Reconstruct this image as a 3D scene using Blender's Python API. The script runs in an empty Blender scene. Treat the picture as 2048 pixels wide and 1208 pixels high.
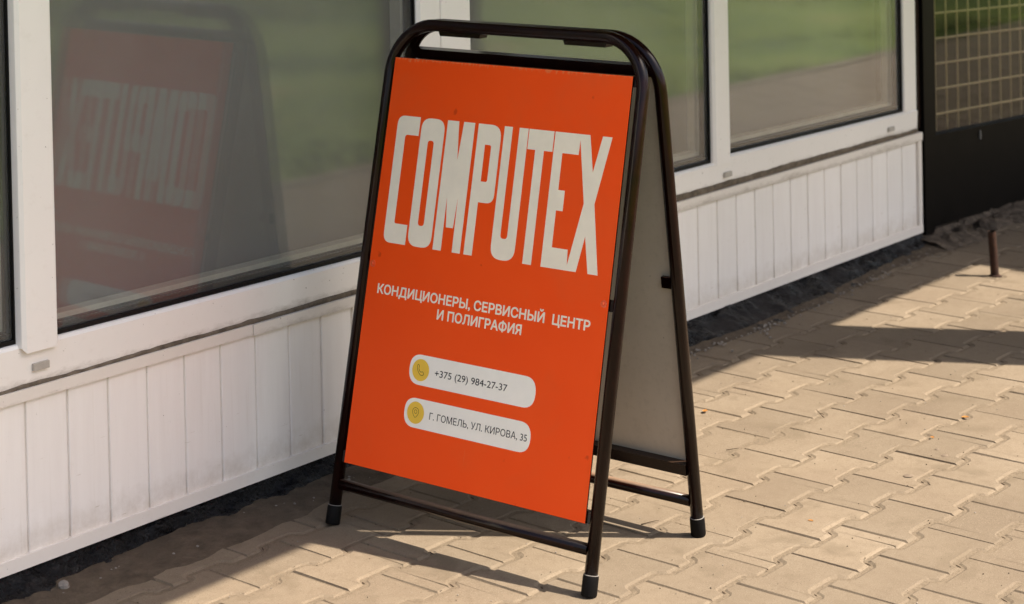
import bpy, bmesh, math, random
from mathutils import Vector, Matrix, Quaternion, noise
from mathutils.geometry import delaunay_2d_cdt

random.seed(7)
S = bpy.context.scene
COL = S.collection

# ------------------------------------------------------------------ camera
CAM_POS = Vector((-2.1676, -3.0263, 1.4245))
AZ, EL, ROLL = 0.88780, 0.01841, 0.01945
fwd = Vector((math.sin(AZ) * math.cos(EL), math.cos(AZ) * math.cos(EL), -math.sin(EL)))
rgt = Vector((math.cos(AZ), -math.sin(AZ), 0))
dwn = fwd.cross(rgt)
r2 = rgt * math.cos(ROLL) + dwn * math.sin(ROLL)
d2 = -rgt * math.sin(ROLL) + dwn * math.cos(ROLL)
cd = bpy.data.cameras.new('camera')
cam = bpy.data.objects.new('camera', cd)
COL.objects.link(cam)
M3 = Matrix((r2, -d2, -fwd)).transposed()
cam.matrix_world = Matrix.Translation(CAM_POS) @ M3.to_4x4()
cd.sensor_width = 36.0
cd.lens = 3917.57 / 2048 * 36
cd.shift_x = (1024 - 1062.07) / 2048
cd.shift_y = (-301.37 - 604) / 2048
cd.clip_end = 300
cd.dof.use_dof = True
cd.dof.focus_distance = 3.92
cd.dof.aperture_fstop = 5.6
S.camera = cam

# ------------------------------------------------------------------ world + sun
TO_SUN = Vector((0.335, -0.645, 0.9977)).normalized()
w = bpy.data.worlds.new('World'); S.world = w; w.use_nodes = True
nt = w.node_tree
sky = nt.nodes.new('ShaderNodeTexSky'); sky.sky_type = 'NISHITA'; sky.sun_disc = False
sky.sun_elevation = math.asin(TO_SUN.z)
sky.sun_rotation = math.atan2(TO_SUN.x, TO_SUN.y)
sky.air_density = 1.0; sky.dust_density = 3.6; sky.ozone_density = 1.0
bg = nt.nodes['Background']; bg.inputs['Strength'].default_value = 0.071
nt.links.new(sky.outputs[0], bg.inputs['Color'])
sd = bpy.data.lights.new('sun', 'SUN'); sd.energy = 3.26; sd.angle = math.radians(0.53); sd.color = (1.0, 0.90, 0.76)
so = bpy.data.objects.new('sun', sd); COL.objects.link(so)
so.rotation_mode = 'QUATERNION'; so.rotation_quaternion = (-TO_SUN).to_track_quat('-Z', 'Y')
so.location = TO_SUN * 20
S.view_settings.view_transform = 'Standard'; S.view_settings.look = 'None'
S.view_settings.exposure = 1.87; S.view_settings.gamma = 1.0; S.view_settings.use_curve_mapping = False
S.render.engine = 'CYCLES'
S.cycles.max_bounces = 10; S.cycles.transparent_max_bounces = 24; S.cycles.glossy_bounces = 6; S.cycles.diffuse_bounces = 5
S.cycles.caustics_reflective = False; S.cycles.caustics_refractive = False
S.cycles.use_denoising = True


# ------------------------------------------------------------------ material helpers
class NT:
    def __init__(s, name):
        s.m = bpy.data.materials.new(name); s.m.use_nodes = True
        s.t = s.m.node_tree; s.b = s.t.nodes['Principled BSDF']; s.out = s.t.nodes['Material Output']

    def n(s, typ, **kw):
        nd = s.t.nodes.new(typ)
        for k, v in kw.items():
            if k in nd.inputs: nd.inputs[k].default_value = v
            else: setattr(nd, k, v)
        return nd

    def l(s, a, b): s.t.links.new(a, b)

    def coord(s, kind='Object', scale=(1, 1, 1)):
        tc = s.n('ShaderNodeTexCoord'); mp = s.n('ShaderNodeMapping'); mp.inputs['Scale'].default_value = scale
        s.l(tc.outputs[kind], mp.inputs['Vector']); return mp.outputs[0]

    def noise(s, vec, scale, detail=4, rough=.6, dist=0):
        nd = s.n('ShaderNodeTexNoise'); nd.inputs['Scale'].default_value = scale; nd.inputs['Detail'].default_value = detail
        nd.inputs['Roughness'].default_value = rough; nd.inputs['Distortion'].default_value = dist
        s.l(vec, nd.inputs['Vector']); return nd.outputs['Fac']

    def ramp(s, fac, stops):
        r = s.n('ShaderNodeValToRGB'); e = r.color_ramp.elements
        while len(e) < len(stops): e.new(.5)
        for el, (p, c) in zip(e, stops):
            el.position = p; el.color = (c if len(c) == 4 else (*c, 1)) if hasattr(c, '__len__') else (c, c, c, 1)
        s.l(fac, r.inputs[0]); return r.outputs[0]

    def mix(s, fac, a, b, mode='MIX'):
        m = s.n('ShaderNodeMix', data_type='RGBA', blend_type=mode)
        for sock, v in ((m.inputs[0], fac), (m.inputs[6], a), (m.inputs[7], b)):
            if isinstance(v, (int, float)): sock.default_value = v
            elif hasattr(v, '__len__'): sock.default_value = (*v[:3], 1)
            else: s.l(v, sock)
        return m.outputs[2]

    def math(s, op, a, b=0.0, clamp=False):
        m = s.n('ShaderNodeMath', operation=op, use_clamp=clamp)
        for i, v in enumerate((a, b)):
            if isinstance(v, (int, float)): m.inputs[i].default_value = v
            else: s.l(v, m.inputs[i])
        return m.outputs[0]

    def bump(s, h, strength=.3, dist=.002, normal=None):
        b = s.n('ShaderNodeBump'); b.inputs['Strength'].default_value = strength; b.inputs['Distance'].default_value = dist
        s.l(h, b.inputs['Height'])
        if normal is not None: s.l(normal, b.inputs['Normal'])
        return b.outputs[0]

    def set(s, color=None, rough=None, normal=None, spec=None, metal=None):
        B = s.b
        for k, v in (('Base Color', color), ('Roughness', rough), ('Normal', normal), ('Specular IOR Level', spec), ('Metallic', metal)):
            if v is None: continue
            if isinstance(v, (int, float)): B.inputs[k].default_value = v
            elif hasattr(v, '__len__'): B.inputs[k].default_value = (*v[:3], 1)
            else: s.l(v, B.inputs[k])
        return s.m


def plain(name, col, rough=.5, spec=.5, var=.12, scale=30, bump=0.0, bscale=200, bdist=.0008):
    q = NT(name); v = q.coord('Object')
    f = q.noise(v, scale, 5, .65)
    c = q.ramp(f, [(.3, [x * (1 - var) for x in col]), (.7, [min(1, x * (1 + var)) for x in col])])
    nrm = None
    if bump: nrm = q.bump(q.noise(v, bscale, 4, .6), bump, bdist)
    return q.set(c, rough, nrm, spec)


# --- pavers
def paver_mat():
    q = NT('paver_concrete'); v = q.coord('Object')
    oi = q.n('ShaderNodeObjectInfo')
    geo = q.n('ShaderNodeNewGeometry')
    tc = q.n('ShaderNodeTexCoord')
    wpos = geo.outputs['Position']
    f1 = q.noise(wpos, 3.2, 4, .6)
    f2 = q.noise(wpos, 38, 4, .7)
    f3 = q.noise(wpos, 520, 3, .7)
    base = q.ramp(f1, [(.28, (.148, .113, .079)), (.52, (.167, .130, .091)), (.75, (.186, .147, .105))])
    hsv = q.n('ShaderNodeHueSaturation')
    val = q.n('ShaderNodeMapRange'); val.inputs['To Min'].default_value = .88; val.inputs['To Max'].default_value = 1.10
    q.l(oi.outputs['Random'], val.inputs['Value']); q.l(val.outputs[0], hsv.inputs['Value'])
    q.l(base, hsv.inputs['Color'])
    c = q.mix(q.math('MULTIPLY', q.ramp(f2, [(.48, 0.), (.70, 1.)]), .40), hsv.outputs[0], (.118, .088, .059))
    # fine light sand grains and dark specks
    c = q.mix(q.ramp(f3, [(.58, 0.), (.68, .65)]), c, (.31, .255, .195))
    f4 = q.noise(wpos, 330, 2, .6)
    c = q.mix(q.ramp(f4, [(.30, .7), (.40, 0.)]), c, (.075, .053, .035))
    # worn stains
    st = q.noise(wpos, 7.0, 3, .55, .6)
    c = q.mix(q.math('MULTIPLY', q.ramp(st, [(.57, 0.), (.68, 1.)]), .42), c, (.105, .080, .052))
    h = q.math('ADD', q.math('MULTIPLY', f3, .5), q.math('MULTIPLY', f2, .8))
    return q.set(c, .92, q.bump(h, .55, .0016), .25)


def sand_mat():
    q = NT('joint_sand'); geo = q.n('ShaderNodeNewGeometry'); p = geo.outputs['Position']
    f = q.noise(p, 160, 4, .7); g = q.noise(p, 14, 3, .6)
    c = q.ramp(f, [(.3, (.115, .088, .061)), (.7, (.185, .144, .101))])
    c = q.mix(q.ramp(g, [(.6, 0.), (.8, .6)]), c, (.07, .052, .034))
    return q.set(c, .95, q.bump(f, .8, .003), .2)


def mortar_mat():
    q = NT('old_mortar'); geo = q.n('ShaderNodeNewGeometry'); p = geo.outputs['Position']
    f = q.noise(p, 24, 6, .7); g = q.noise(p, 260, 3, .7); k = q.noise(p, 5, 3, .6)
    c = q.ramp(f, [(.3, (.060, .045, .032)), (.65, (.120, .092, .065))])
    c = q.mix(q.ramp(k, [(.55, 0.), (.7, .6)]), c, (.085, .065, .046))
    h = q.math('ADD', q.math('MULTIPLY', f, 1.2), q.math('MULTIPLY', g, .25))
    return q.set(c, .95, q.bump(h, 1.0, .010), .15)


def tar_mat():
    q = NT('bitumen'); geo = q.n('ShaderNodeNewGeometry'); p = geo.outputs['Position']
    f = q.noise(p, 26, 6, .68, .5); g = q.noise(p, 9, 4, .6); d = q.noise(p, 90, 3, .6)
    sep = q.n('ShaderNodeSeparateXYZ'); q.l(p, sep.inputs[0])
    right = q.n('ShaderNodeMapRange'); right.inputs['From Min'].default_value = .9; right.inputs['From Max'].default_value = 2.2
    q.l(sep.outputs[0], right.inputs['Value'])
    c = q.ramp(f, [(.3, (.0025, .0025, .003)), (.75, (.008, .0075, .008))])
    dust = q.math('MULTIPLY', q.ramp(g, [(.42, 0.), (.66, 1.)]), q.math('ADD', q.math('MULTIPLY', right.outputs[0], .75), .06))
    c = q.mix(dust, c, (.024, .020, .019))
    r = q.ramp(d, [(.35, .10), (.7, .42)])
    r = q.mix(dust, r, (.9, .9, .9))
    return q.set(c, r, q.bump(q.math('ADD', f, q.math('MULTIPLY', d, .3)), 1.0, .016), .24)


def white_mat(name, col=(.78, .755, .735), rough=.42, dirt_z=None, seam=0.0, dots=True):
    """white plastic / paint with grime that has its own shape; dirt_z=(z0, z1) gives a dirty band near a horizontal edge"""
    q = NT(name); geo = q.n('ShaderNodeNewGeometry'); p = geo.outputs['Position']
    f = q.noise(p, 4, 4, .6); g = q.noise(p, 45, 5, .7); k = q.noise(p, 130, 2, .5)
    c = q.ramp(f, [(.3, [x * .965 for x in col]), (.7, col)])
    c = q.mix(q.math('MULTIPLY', q.ramp(g, [(.56, 0.), (.80, 1.)]), .14), c, (.50, .42, .33))
    if dots:
        c = q.mix(q.ramp(k, [(.235, .8), (.27, 0.)]), c, (.22, .17, .12))
    if dirt_z:
        sep = q.n('ShaderNodeSeparateXYZ'); q.l(p, sep.inputs[0])
        mr = q.n('ShaderNodeMapRange'); mr.inputs['From Min'].default_value = dirt_z[1]; mr.inputs['From Max'].default_value = dirt_z[0]
        q.l(sep.outputs[2], mr.inputs['Value'])
        mp = q.n('ShaderNodeMapping'); mp.inputs['Scale'].default_value = (1, 1, 2.2); q.l(p, mp.inputs['Vector'])
        e = q.noise(mp.outputs[0], 34, 6, .72, .4)
        big = q.noise(p, 4.5, 2, .5)
        a = q.math('MULTIPLY', mr.outputs[0], q.math('ADD', q.math('MULTIPLY', e, 1.1), q.math('MULTIPLY', big, .9)))
        c = q.mix(q.ramp(a, [(.56, 0.), (.70, .22), (1.0, .7)]), c, (.26, .205, .15))
    nrm = q.bump(q.noise(p, 20, 3, .5), .12, .002)
    return q.set(c, rough, nrm, .4)


def panel_mat():
    q = NT('pvc_panel'); geo = q.n('ShaderNodeNewGeometry'); p = geo.outputs['Position']; oi = q.n('ShaderNodeObjectInfo')
    sep = q.n('ShaderNodeSeparateXYZ'); q.l(p, sep.inputs[0])
    mp = q.n('ShaderNodeMapping'); mp.inputs['Scale'].default_value = (9, 9, .8); q.l(p, mp.inputs['Vector'])
    streak = q.noise(mp.outputs[0], 6, 4, .6); g = q.noise(p, 60, 5, .7); k = q.noise(p, 110, 2, .5)
    c = q.ramp(streak, [(.3, (.865, .815, .765)), (.7, (.905, .86, .81))])
    hsv = q.n('ShaderNodeHueSaturation'); mr = q.n('ShaderNodeMapRange'); mr.inputs['To Min'].default_value = .965; mr.inputs['To Max'].default_value = 1.02
    q.l(oi.outputs['Random'], mr.inputs['Value']); q.l(mr.outputs[0], hsv.inputs['Value']); q.l(c, hsv.inputs['Color'])
    c = hsv.outputs[0]
    c = q.mix(q.math('MULTIPLY', q.ramp(g, [(.58, 0.), (.8, 1.)]), .12), c, (.52, .44, .34))
    c = q.mix(q.ramp(k, [(.215, .9), (.245, 0.)]), c, (.20, .15, .10))
    # thin dry scratches
    mp2 = q.n('ShaderNodeMapping'); mp2.inputs['Scale'].default_value = (3, 3, 26); mp2.inputs['Rotation'].default_value = (0, .22, 0); q.l(p, mp2.inputs['Vector'])
    sc = q.noise(mp2.outputs[0], 7, 2, .5)
    low = q.n('ShaderNodeMapRange'); low.inputs['From Min'].default_value = .30; low.inputs['From Max'].default_value = .05; q.l(sep.outputs[2], low.inputs['Value'])
    c = q.mix(q.math('MULTIPLY', q.ramp(sc, [(.70, 0.), (.735, 1.)]), q.math('MULTIPLY', low.outputs[0], .7)), c, (.46, .38, .27))
    sp = q.n('ShaderNodeMapRange'); sp.inputs['From Min'].default_value = .17; sp.inputs['From Max'].default_value = .05; q.l(sep.outputs[2], sp.inputs['Value'])
    spl = q.noise(p, 26, 5, .72)
    c = q.mix(q.math('MULTIPLY', q.ramp(q.math('MULTIPLY', sp.outputs[0], spl), [(.18, 0.), (.5, 1.)]), .45), c, (.46, .37, .27))
    drip = q.n('ShaderNodeMapping'); drip.inputs['Scale'].default_value = (30, 30, .9); q.l(p, drip.inputs['Vector'])
    c = q.mix(q.math('MULTIPLY', q.ramp(q.noise(drip.outputs[0], 3.3, 3, .6), [(.60, 0.), (.76, 1.)]), .16), c, (.55, .46, .34))
    return q.set(c, .38, q.bump(streak, .10, .002), .4)


def glass_mat(film=.05, tint=(.93, .95, .93), boost=1.0):
    q = NT('window_glass')
    lw = q.n('ShaderNodeLayerWeight'); lw.inputs['Blend'].default_value = .5
    p5 = q.math('POWER', lw.outputs['Facing'], 3.7)
    F = q.math('ADD', q.math('MULTIPLY', p5, .98), .020)
    R = q.math('MULTIPLY', q.math('DIVIDE', q.math('MULTIPLY', F, 2.0), q.math('ADD', F, 1.0)), boost)
    tr = q.n('ShaderNodeBsdfTransparent'); tr.inputs[0].default_value = (*tint, 1)
    gl = q.n('ShaderNodeBsdfGlossy'); gl.inputs['Roughness'].default_value = 0.040; gl.inputs[0].default_value = (1, 1, 1, 1)
    geo = q.n('ShaderNodeNewGeometry')
    wv = q.noise(geo.outputs['Position'], 2.2, 1, .4)
    q.l(q.bump(wv, .10, .004), gl.inputs['Normal'])
    df = q.n('ShaderNodeBsdfDiffuse'); df.inputs[0].default_value = (.62, .60, .57, 1)
    dn = q.noise(geo.outputs['Position'], 5, 4, .6)
    ff = q.math('MULTIPLY', q.math('ADD', q.math('MULTIPLY', dn, .6), .7), film)
    m0 = q.n('ShaderNodeMixShader'); q.l(ff, m0.inputs[0]); q.l(tr.outputs[0], m0.inputs[1]); q.l(df.outputs[0], m0.inputs[2])
    m1 = q.n('ShaderNodeMixShader'); q.l(R, m1.inputs[0]); q.l(m0.outputs[0], m1.inputs[1]); q.l(gl.outputs[0], m1.inputs[2])
    q.l(m1.outputs[0], q.out.inputs['Surface'])
    return q.m


def black_paint_mat(dust_sunlit=.35):
    q = NT('dark_brown_enamel'); v = q.coord('Object')
    f = q.noise(v, 30, 5, .7); g = q.noise(v, 240, 3, .7)
    c = q.ramp(f, [(.35, (.0052, .0012, .0008)), (.7, (.0120, .0026, .0016))])
    chips = q.ramp(q.noise(v, 75, 4, .75), [(.755, 0.), (.77, 1.)])
    c = q.mix(q.math('MULTIPLY', chips, .7), c, (.30, .22, .17))
    # dust on faces that look up, also painting the sunlit tops of the rails
    geo = q.n('ShaderNodeNewGeometry'); sep = q.n('ShaderNodeSeparateXYZ'); q.l(geo.outputs['Normal'], sep.inputs[0])
    up = q.ramp(sep.outputs[2], [(.62, 0.), (.95, 1.)])
    pz = q.n('ShaderNodeSeparateXYZ'); q.l(geo.outputs['Position'], pz.inputs[0])
    lowm = q.n('ShaderNodeMapRange'); lowm.inputs['From Min'].default_value = .30; lowm.inputs['From Max'].default_value = .12; q.l(pz.outputs[2], lowm.inputs['Value'])
    dust = q.math('MULTIPLY', q.math('MULTIPLY', up, lowm.outputs[0]), q.math('ADD', q.math('MULTIPLY', f, .5 * dust_sunlit), .35 * dust_sunlit))
    c = q.mix(dust, c, (.20, .125, .08))
    r = q.mix(dust, q.ramp(g, [(.3, .13), (.7, .24)]), (.85, .85, .85))
    return q.set(c, r, q.bump(g, .03, .0006), .24)


def poster_mat():
    q = NT('orange_print'); v = q.coord('Object')
    sep = q.n('ShaderNodeSeparateXYZ'); q.l(v, sep.inputs[0])
    f = q.noise(v, 5, 3, .5)
    c = q.ramp(f, [(.3, (.94, .080, .0055)), (.7, (.965, .090, .007))])
    # nicks along the top edge and the left edge
    n1 = q.noise(v, 85, 4, .7)
    mp = q.n('ShaderNodeMapping'); mp.inputs['Scale'].default_value = (2.2, 1, .8); q.l(v, mp.inputs['Vector'])
    n2 = q.noise(mp.outputs[0], 60, 3, .7)
    top = q.n('ShaderNodeMapRange'); top.inputs['From Min'].default_value = -.028; top.inputs['From Max'].default_value = .0; q.l(sep.outputs[2], top.inputs['Value'])
    a = q.math('MULTIPLY', top.outputs[0], n2)
    c = q.mix(q.ramp(a, [(.44, 0.), (.52, .75)]), c, (.86, .22, .08))
    c = q.mix(q.ramp(n1, [(.765, 0.), (.79, .45)]), c, (.85, .2, .07))
    k = q.noise(v, 26, 3, .5)
    c = q.mix(q.ramp(k, [(.25, .55), (.30, 0.)]), c, (.50, .03, .004))
    sm = q.noise(v, 3.1, 5, .7, .8)
    c = q.mix(q.math('MULTIPLY', q.ramp(sm, [(.50, 0.), (.72, 1.)]), .16), c, (.70, .16, .05))
    mp3 = q.n('ShaderNodeMapping'); mp3.inputs['Scale'].default_value = (60, 1, 2.2); mp3.inputs['Rotation'].default_value = (0, .12, 0); q.l(v, mp3.inputs['Vector'])
    c = q.mix(q.ramp(q.noise(mp3.outputs[0], 3, 2, .5), [(.745, 0.), (.76, .35)]), c, (.90, .25, .10))
    return q.set(c, q.ramp(sm, [(.35, .42), (.7, .60)]), q.bump(q.noise(v, 4.5, 2, .5), .16, .010), .16)


def sheet_mat():
    q = NT('grey_white_sheet'); v = q.coord('Object')
    f = q.noise(v, 5, 4, .6); g = q.noise(v, 70, 4, .7); k = q.noise(v, 95, 2, .5)
    c = q.ramp(f, [(.3, (.58, .49, .385)), (.7, (.66, .565, .45))])
    c = q.mix(q.math('MULTIPLY', q.ramp(g, [(.52, 0.), (.75, 1.)]), .25), c, (.36, .29, .21))
    c = q.mix(q.ramp(k, [(.21, .8), (.235, 0.)]), c, (.16, .12, .09))
    mp = q.n('ShaderNodeMapping'); mp.inputs['Scale'].default_value = (4, 30, 1.2); q.l(v, mp.inputs['Vector'])
    c = q.mix(q.ramp(q.noise(mp.outputs[0], 9, 2, .5), [(.74, 0.), (.77, .35)]), c, (.36, .30, .23))
    return q.set(c, .5, q.bump(f, .15, .003), .3)


def rust_mat():
    q = NT('rusty_steel'); v = q.coord('Object')
    f = q.noise(v, 60, 6, .7)
    c = q.ramp(f, [(.3, (.012, .005, .0035)), (.6, (.036, .014, .007)), (.8, (.09, .033, .013))])
    return q.set(c, .85, q.bump(f, .7, .002), .3)


def grass_mat():
    q = NT('grass_blade'); oi = q.n('ShaderNodeObjectInfo'); geo = q.n('ShaderNodeNewGeometry')
    f = q.noise(geo.outputs['Position'], 1.1, 4, .65); g = q.noise(geo.outputs['Position'], 14, 3, .6)
    c = q.ramp(f, [(.3, (.085, .135, .010)), (.55, (.115, .165, .014)), (.75, (.16, .165, .03))])
    c = q.mix(q.ramp(g, [(.45, 0.), (.7, .5)]), c, (.12, .13, .04))
    return q.set(c, .6, None, .3)


def soil_mat():
    q = NT('lawn_soil'); geo = q.n('ShaderNodeNewGeometry'); p = geo.outputs['Position']
    f = q.noise(p, .8, 6, .68); g = q.noise(p, 30, 4, .7)
    c = q.ramp(f, [(.30, (.045, .085, .010)), (.48, (.105, .155, .016)), (.62, (.135, .17, .025)), (.74, (.23, .17, .075))])  # dark end paints in patches of tree shade, brown end is dry grass
    c = q.mix(q.ramp(g, [(.5, 0.), (.75, .6)]), c, (.05, .045, .02))
    return q.set(c, .9, q.bump(g, .8, .02), .2)


MAT = dict(
    paver=paver_mat(), sand=sand_mat(), mortar=mortar_mat(), tar=tar_mat(),
    frame=white_mat('window_frame_white', (.89, .84, .785), .35, (.372, .425)),
    mullion=white_mat('mullion_white', (.90, .85, .80), .33),
    panel=panel_mat(),
    trim=white_mat('trim_white', (.80, .73, .655), .45, (.335, .392)),
    basetrim=white_mat('base_trim_white', (.82, .755, .685), .42, (.030, .060)),
    seal=plain('dirty_sealant', (.15, .118, .085), .95, .2, .5, 40, .9, 120, .004),
    gasket=plain('black_gasket', (.004, .0035, .0035), .5, .2, .3, 40),
    spacer=plain('spacer_black', (.006, .0055, .0055), .4, .3, .2, 40),
    dots=plain('spacer_perforation', (.34, .32, .30), .4, .5, .1, 40),
    inner=plain('inner_frame_beige', (.52, .47, .41), .5, .4, .10, 20),
    backing=plain('interior_grey', (.165, .155, .155), .9, .2, .10, 3),
    glass=glass_mat(.085, (.93, .95, .93), .92), doorglass=glass_mat(.004, (.70, .66, .58), .36),
    cap=plain('drain_cap_plastic', (.44, .40, .35), .5, .4, .1, 60),
    enamel=black_paint_mat(), rail=black_paint_mat(1.5), orange=poster_mat(),
    cream=plain('cream_print', (.92, .84, .69), .5, .16, .05, 14),
    pill=plain('white_print', (.93, .90, .82), .5, .3, .03, 25),
    ink=plain('dark_ink', (.016, .015, .016), .5, .3, .05, 25),
    yellow=plain('yellow_print', (.86, .56, .06), .5, .3, .04, 25),
    sheet=sheet_mat(),
    rubber=plain('black_rubber', (.0045, .004, .004), .55, .10, .2, 60, .3, 300),
    worn=plain('worn_rubber_lip', (.20, .185, .17), .6, .3, .2, 300),
    screwm=plain('orange_painted_screw', (.80, .10, .02), .3, .6, .15, 200),
    door=plain('door_black_steel', (.0045, .0034, .003), .40, .07, .3, 12, .15, 60),
    jamb=plain('door_frame_brown', (.018, .008, .005), .45, .4, .35, 25),
    grille=plain('pale_grille_wire', (.66, .60, .41), .6, .3, .1, 20),
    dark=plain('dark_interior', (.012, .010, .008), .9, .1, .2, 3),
    concrete=plain('rough_concrete', (.105, .082, .062), .95, .15, .5, 22, 1.0, 70, .010),
    wallm=plain('painted_plaster', (.78, .74, .68), .8, .3, .08, 5, .3, 90),
    roof=plain('roof_soffit', (.055, .045, .036), .7, .3, .08, 6),
    column=plain('column_plaster', (.22, .19, .16), .85, .2, .12, 6, .4, 80),
    rust=rust_mat(), grass=grass_mat(), soil=soil_mat(),
    kerb=plain('kerb_concrete', (.20, .16, .12), .9, .2, .18, 12, .5, 120),
    leafm=plain('dry_leaf', (.30, .13, .03), .7, .2, .3, 60),
    twigm=plain('twig_bark', (.05, .033, .02), .85, .2, .3, 90),
    gum=plain('old_gum', (.15, .115, .085), .85, .2, .15, 90),
    pale=plain('pale_stone', (.22, .195, .17), .9, .2, .3, 60, .7, 90, .004),
    bark=plain('tree_bark', (.09, .065, .045), .9, .2, .3, 20, .8, 40, .01),
    leaf=plain('tree_leaf', (.055, .090, .020), .6, .3, .35, 3),
)


# ------------------------------------------------------------------ object helpers
def link(o, parent=None):
    COL.objects.link(o)
    if parent is not None: o.parent = parent
    return o


def empty(name, loc=(0, 0, 0), rot=0.0):
    o = bpy.data.objects.new(name, None); o.location = loc; o.rotation_euler = (0, 0, rot); o.empty_display_size = .1
    return link(o)


def tag(o, label=None, cat=None, group=None, kind=None):
    for k, v in (('label', label), ('category', cat), ('group', group), ('kind', kind)):
        if v: o[k] = v
    return o


def mesh_obj(name, bm, mat, parent=None, smooth=False, recalc=True):
    if recalc: bmesh.ops.recalc_face_normals(bm, faces=bm.faces)
    me = bpy.data.meshes.new(name); bm.to_mesh(me); bm.free()
    for m in (mat if isinstance(mat, list) else [mat]): me.materials.append(m)
    if smooth:
        for p in me.polygons: p.use_smooth = True
    return link(bpy.data.objects.new(name, me), parent)


def smooth_by_angle(o, ang=35):
    me = o.data
    for p in me.polygons: p.use_smooth = True
    bm = bmesh.new(); bm.from_mesh(me)
    for e in bm.edges:
        e.smooth = not (len(e.link_faces) == 2 and e.calc_face_angle(0) > math.radians(ang))
    bm.to_mesh(me); bm.free()
    return o


def hexa(bm, pts, mi=0):
    """8 points: 4 of one end (loop), 4 of the other"""
    v = [bm.verts.new(p) for p in pts]
    fs = [(0, 1, 2, 3), (7, 6, 5, 4), (0, 4, 5, 1), (1, 5, 6, 2), (2, 6, 7, 3), (3, 7, 4, 0)]
    out = []
    for f in fs:
        fc = bm.faces.new([v[i] for i in f]); fc.material_index = mi; out.append(fc)
    return v, out


def bevel(bm, w, seg=2, ang=30):
    es = [e for e in bm.edges if len(e.link_faces) == 2 and e.calc_face_angle(0) > math.radians(ang)]
    bmesh.ops.bevel(bm, geom=es, offset=w, segments=seg, profile=.5, affect='EDGES', clamp_overlap=True)


def box(bm, x0, x1, y0, y1, z0, z1):
    return hexa(bm, [(x0, y0, z0), (x1, y0, z0), (x1, y1, z0), (x0, y1, z0), (x0, y0, z1), (x1, y0, z1), (x1, y1, z1), (x0, y1, z1)])


def sbar(bm, x0, x1, y0, y1, za, zb, zc, zd):
    """horizontal bar along the wall whose lower edge runs za->zc and upper edge zb->zd"""
    return hexa(bm, [(x0, y0, za), (x1, y0, zc), (x1, y1, zc), (x0, y1, za), (x0, y0, zb), (x1, y0, zd), (x1, y1, zd), (x0, y1, zb)])


def box_obj(name, mat, parent, *a, bev=.0015, seg=2):
    bm = bmesh.new(); box(bm, *a)
    if bev: bevel(bm, bev, seg)
    return mesh_obj(name, bm, mat, parent)


def tube(bm, pts, r, n=16, caps=True):
    pts = [Vector(p) for p in pts]; rings = []
    t0 = (pts[1] - pts[0]).normalized()
    up = Vector((0, 0, 1)) if abs(t0.z) < .9 else Vector((0, 1, 0))
    a = t0.cross(up).normalized(); prev = t0
    for i, p in enumerate(pts):
        t = (pts[min(i + 1, len(pts) - 1)] - pts[max(i - 1, 0)]).normalized()
        q = prev.rotation_difference(t); a = (q @ a); a = (a - t * a.dot(t)).normalized(); b = t.cross(a); prev = t
        rr = r[i] if hasattr(r, '__len__') else r
        rings.append([bm.verts.new(p + (a * math.cos(2 * math.pi * k / n) + b * math.sin(2 * math.pi * k / n)) * rr) for k in range(n)])
    for i in range(len(rings) - 1):
        for k in range(n):
            f = bm.faces.new((rings[i][k], rings[i][(k + 1) % n], rings[i + 1][(k + 1) % n], rings[i + 1][k])); f.smooth = True
    if caps:
        bm.faces.new(rings[0][::-1]); bm.faces.new(rings[-1])


# ------------------------------------------------------------------ ground
SUN2 = TO_SUN.xy / TO_SUN.z   # metres per metre of height towards the sun
LAWN_Y = -2.46
bm = bmesh.new()
bmesh.ops.create_grid(bm, x_segments=1, y_segments=1, size=1)
for v_ in bm.verts: v_.co = (v_.co.x * 150, v_.co.y * 150, -.06)
ground = tag(mesh_obj('ground', bm, MAT['soil']), 'bare soil under the lawn and the paved strip', 'ground', kind='structure')

bm = bmesh.new()
vs = [bm.verts.new(p) for p in ((-9, LAWN_Y + .01, -.0028), (12, LAWN_Y + .01, -.0028), (12, .10, -.0028), (-9, .10, -.0028))]
bm.faces.new(vs)
pavement = tag(mesh_obj('pavement', bm, MAT['sand']), 'beige zigzag block pavement along the shop front', 'pavement', kind='structure')

# zigzag block: local s along the wall, t away from it
Q, PITCH, AMP, RAMP = .1840, .1392, .0116, .0115
PHI, ORG = -.018, Vector((.385, -.330))
GAP = .0011


def paver_outline():
    """closed outline (s,t) of one block from joint to joint, t growing away from the wall; edge kinds: z zigzag, j straight joint"""
    h = Q / 2
    pl = (h - RAMP) / 2
    top = [(0, -AMP), (pl, -AMP), (pl + RAMP, AMP), (Q - pl - RAMP, AMP), (Q - pl, -AMP), (Q, -AMP)]
    bot = [(0, PITCH + AMP), (pl, PITCH + AMP), (pl + RAMP, PITCH - AMP), (Q - pl - RAMP, PITCH - AMP), (Q - pl, PITCH + AMP), (Q, PITCH + AMP)]
    pts, kinds = [], []
    for line in (top, bot[::-1]):
        for i, p in enumerate(line):
            p = Vector(p)
            if 0 < i < 5:                                   # knock the zigzag corners off
                a, b = Vector(line[i - 1]), Vector(line[i + 1])
                pts += [tuple(p + (a - p).normalized() * .0042), tuple(p + (b - p).normalized() * .0042)]; kinds += ['z', 'z']
            else:
                pts.append(tuple(p)); kinds.append('z' if i == 0 else 'j')
    return pts, kinds


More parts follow.
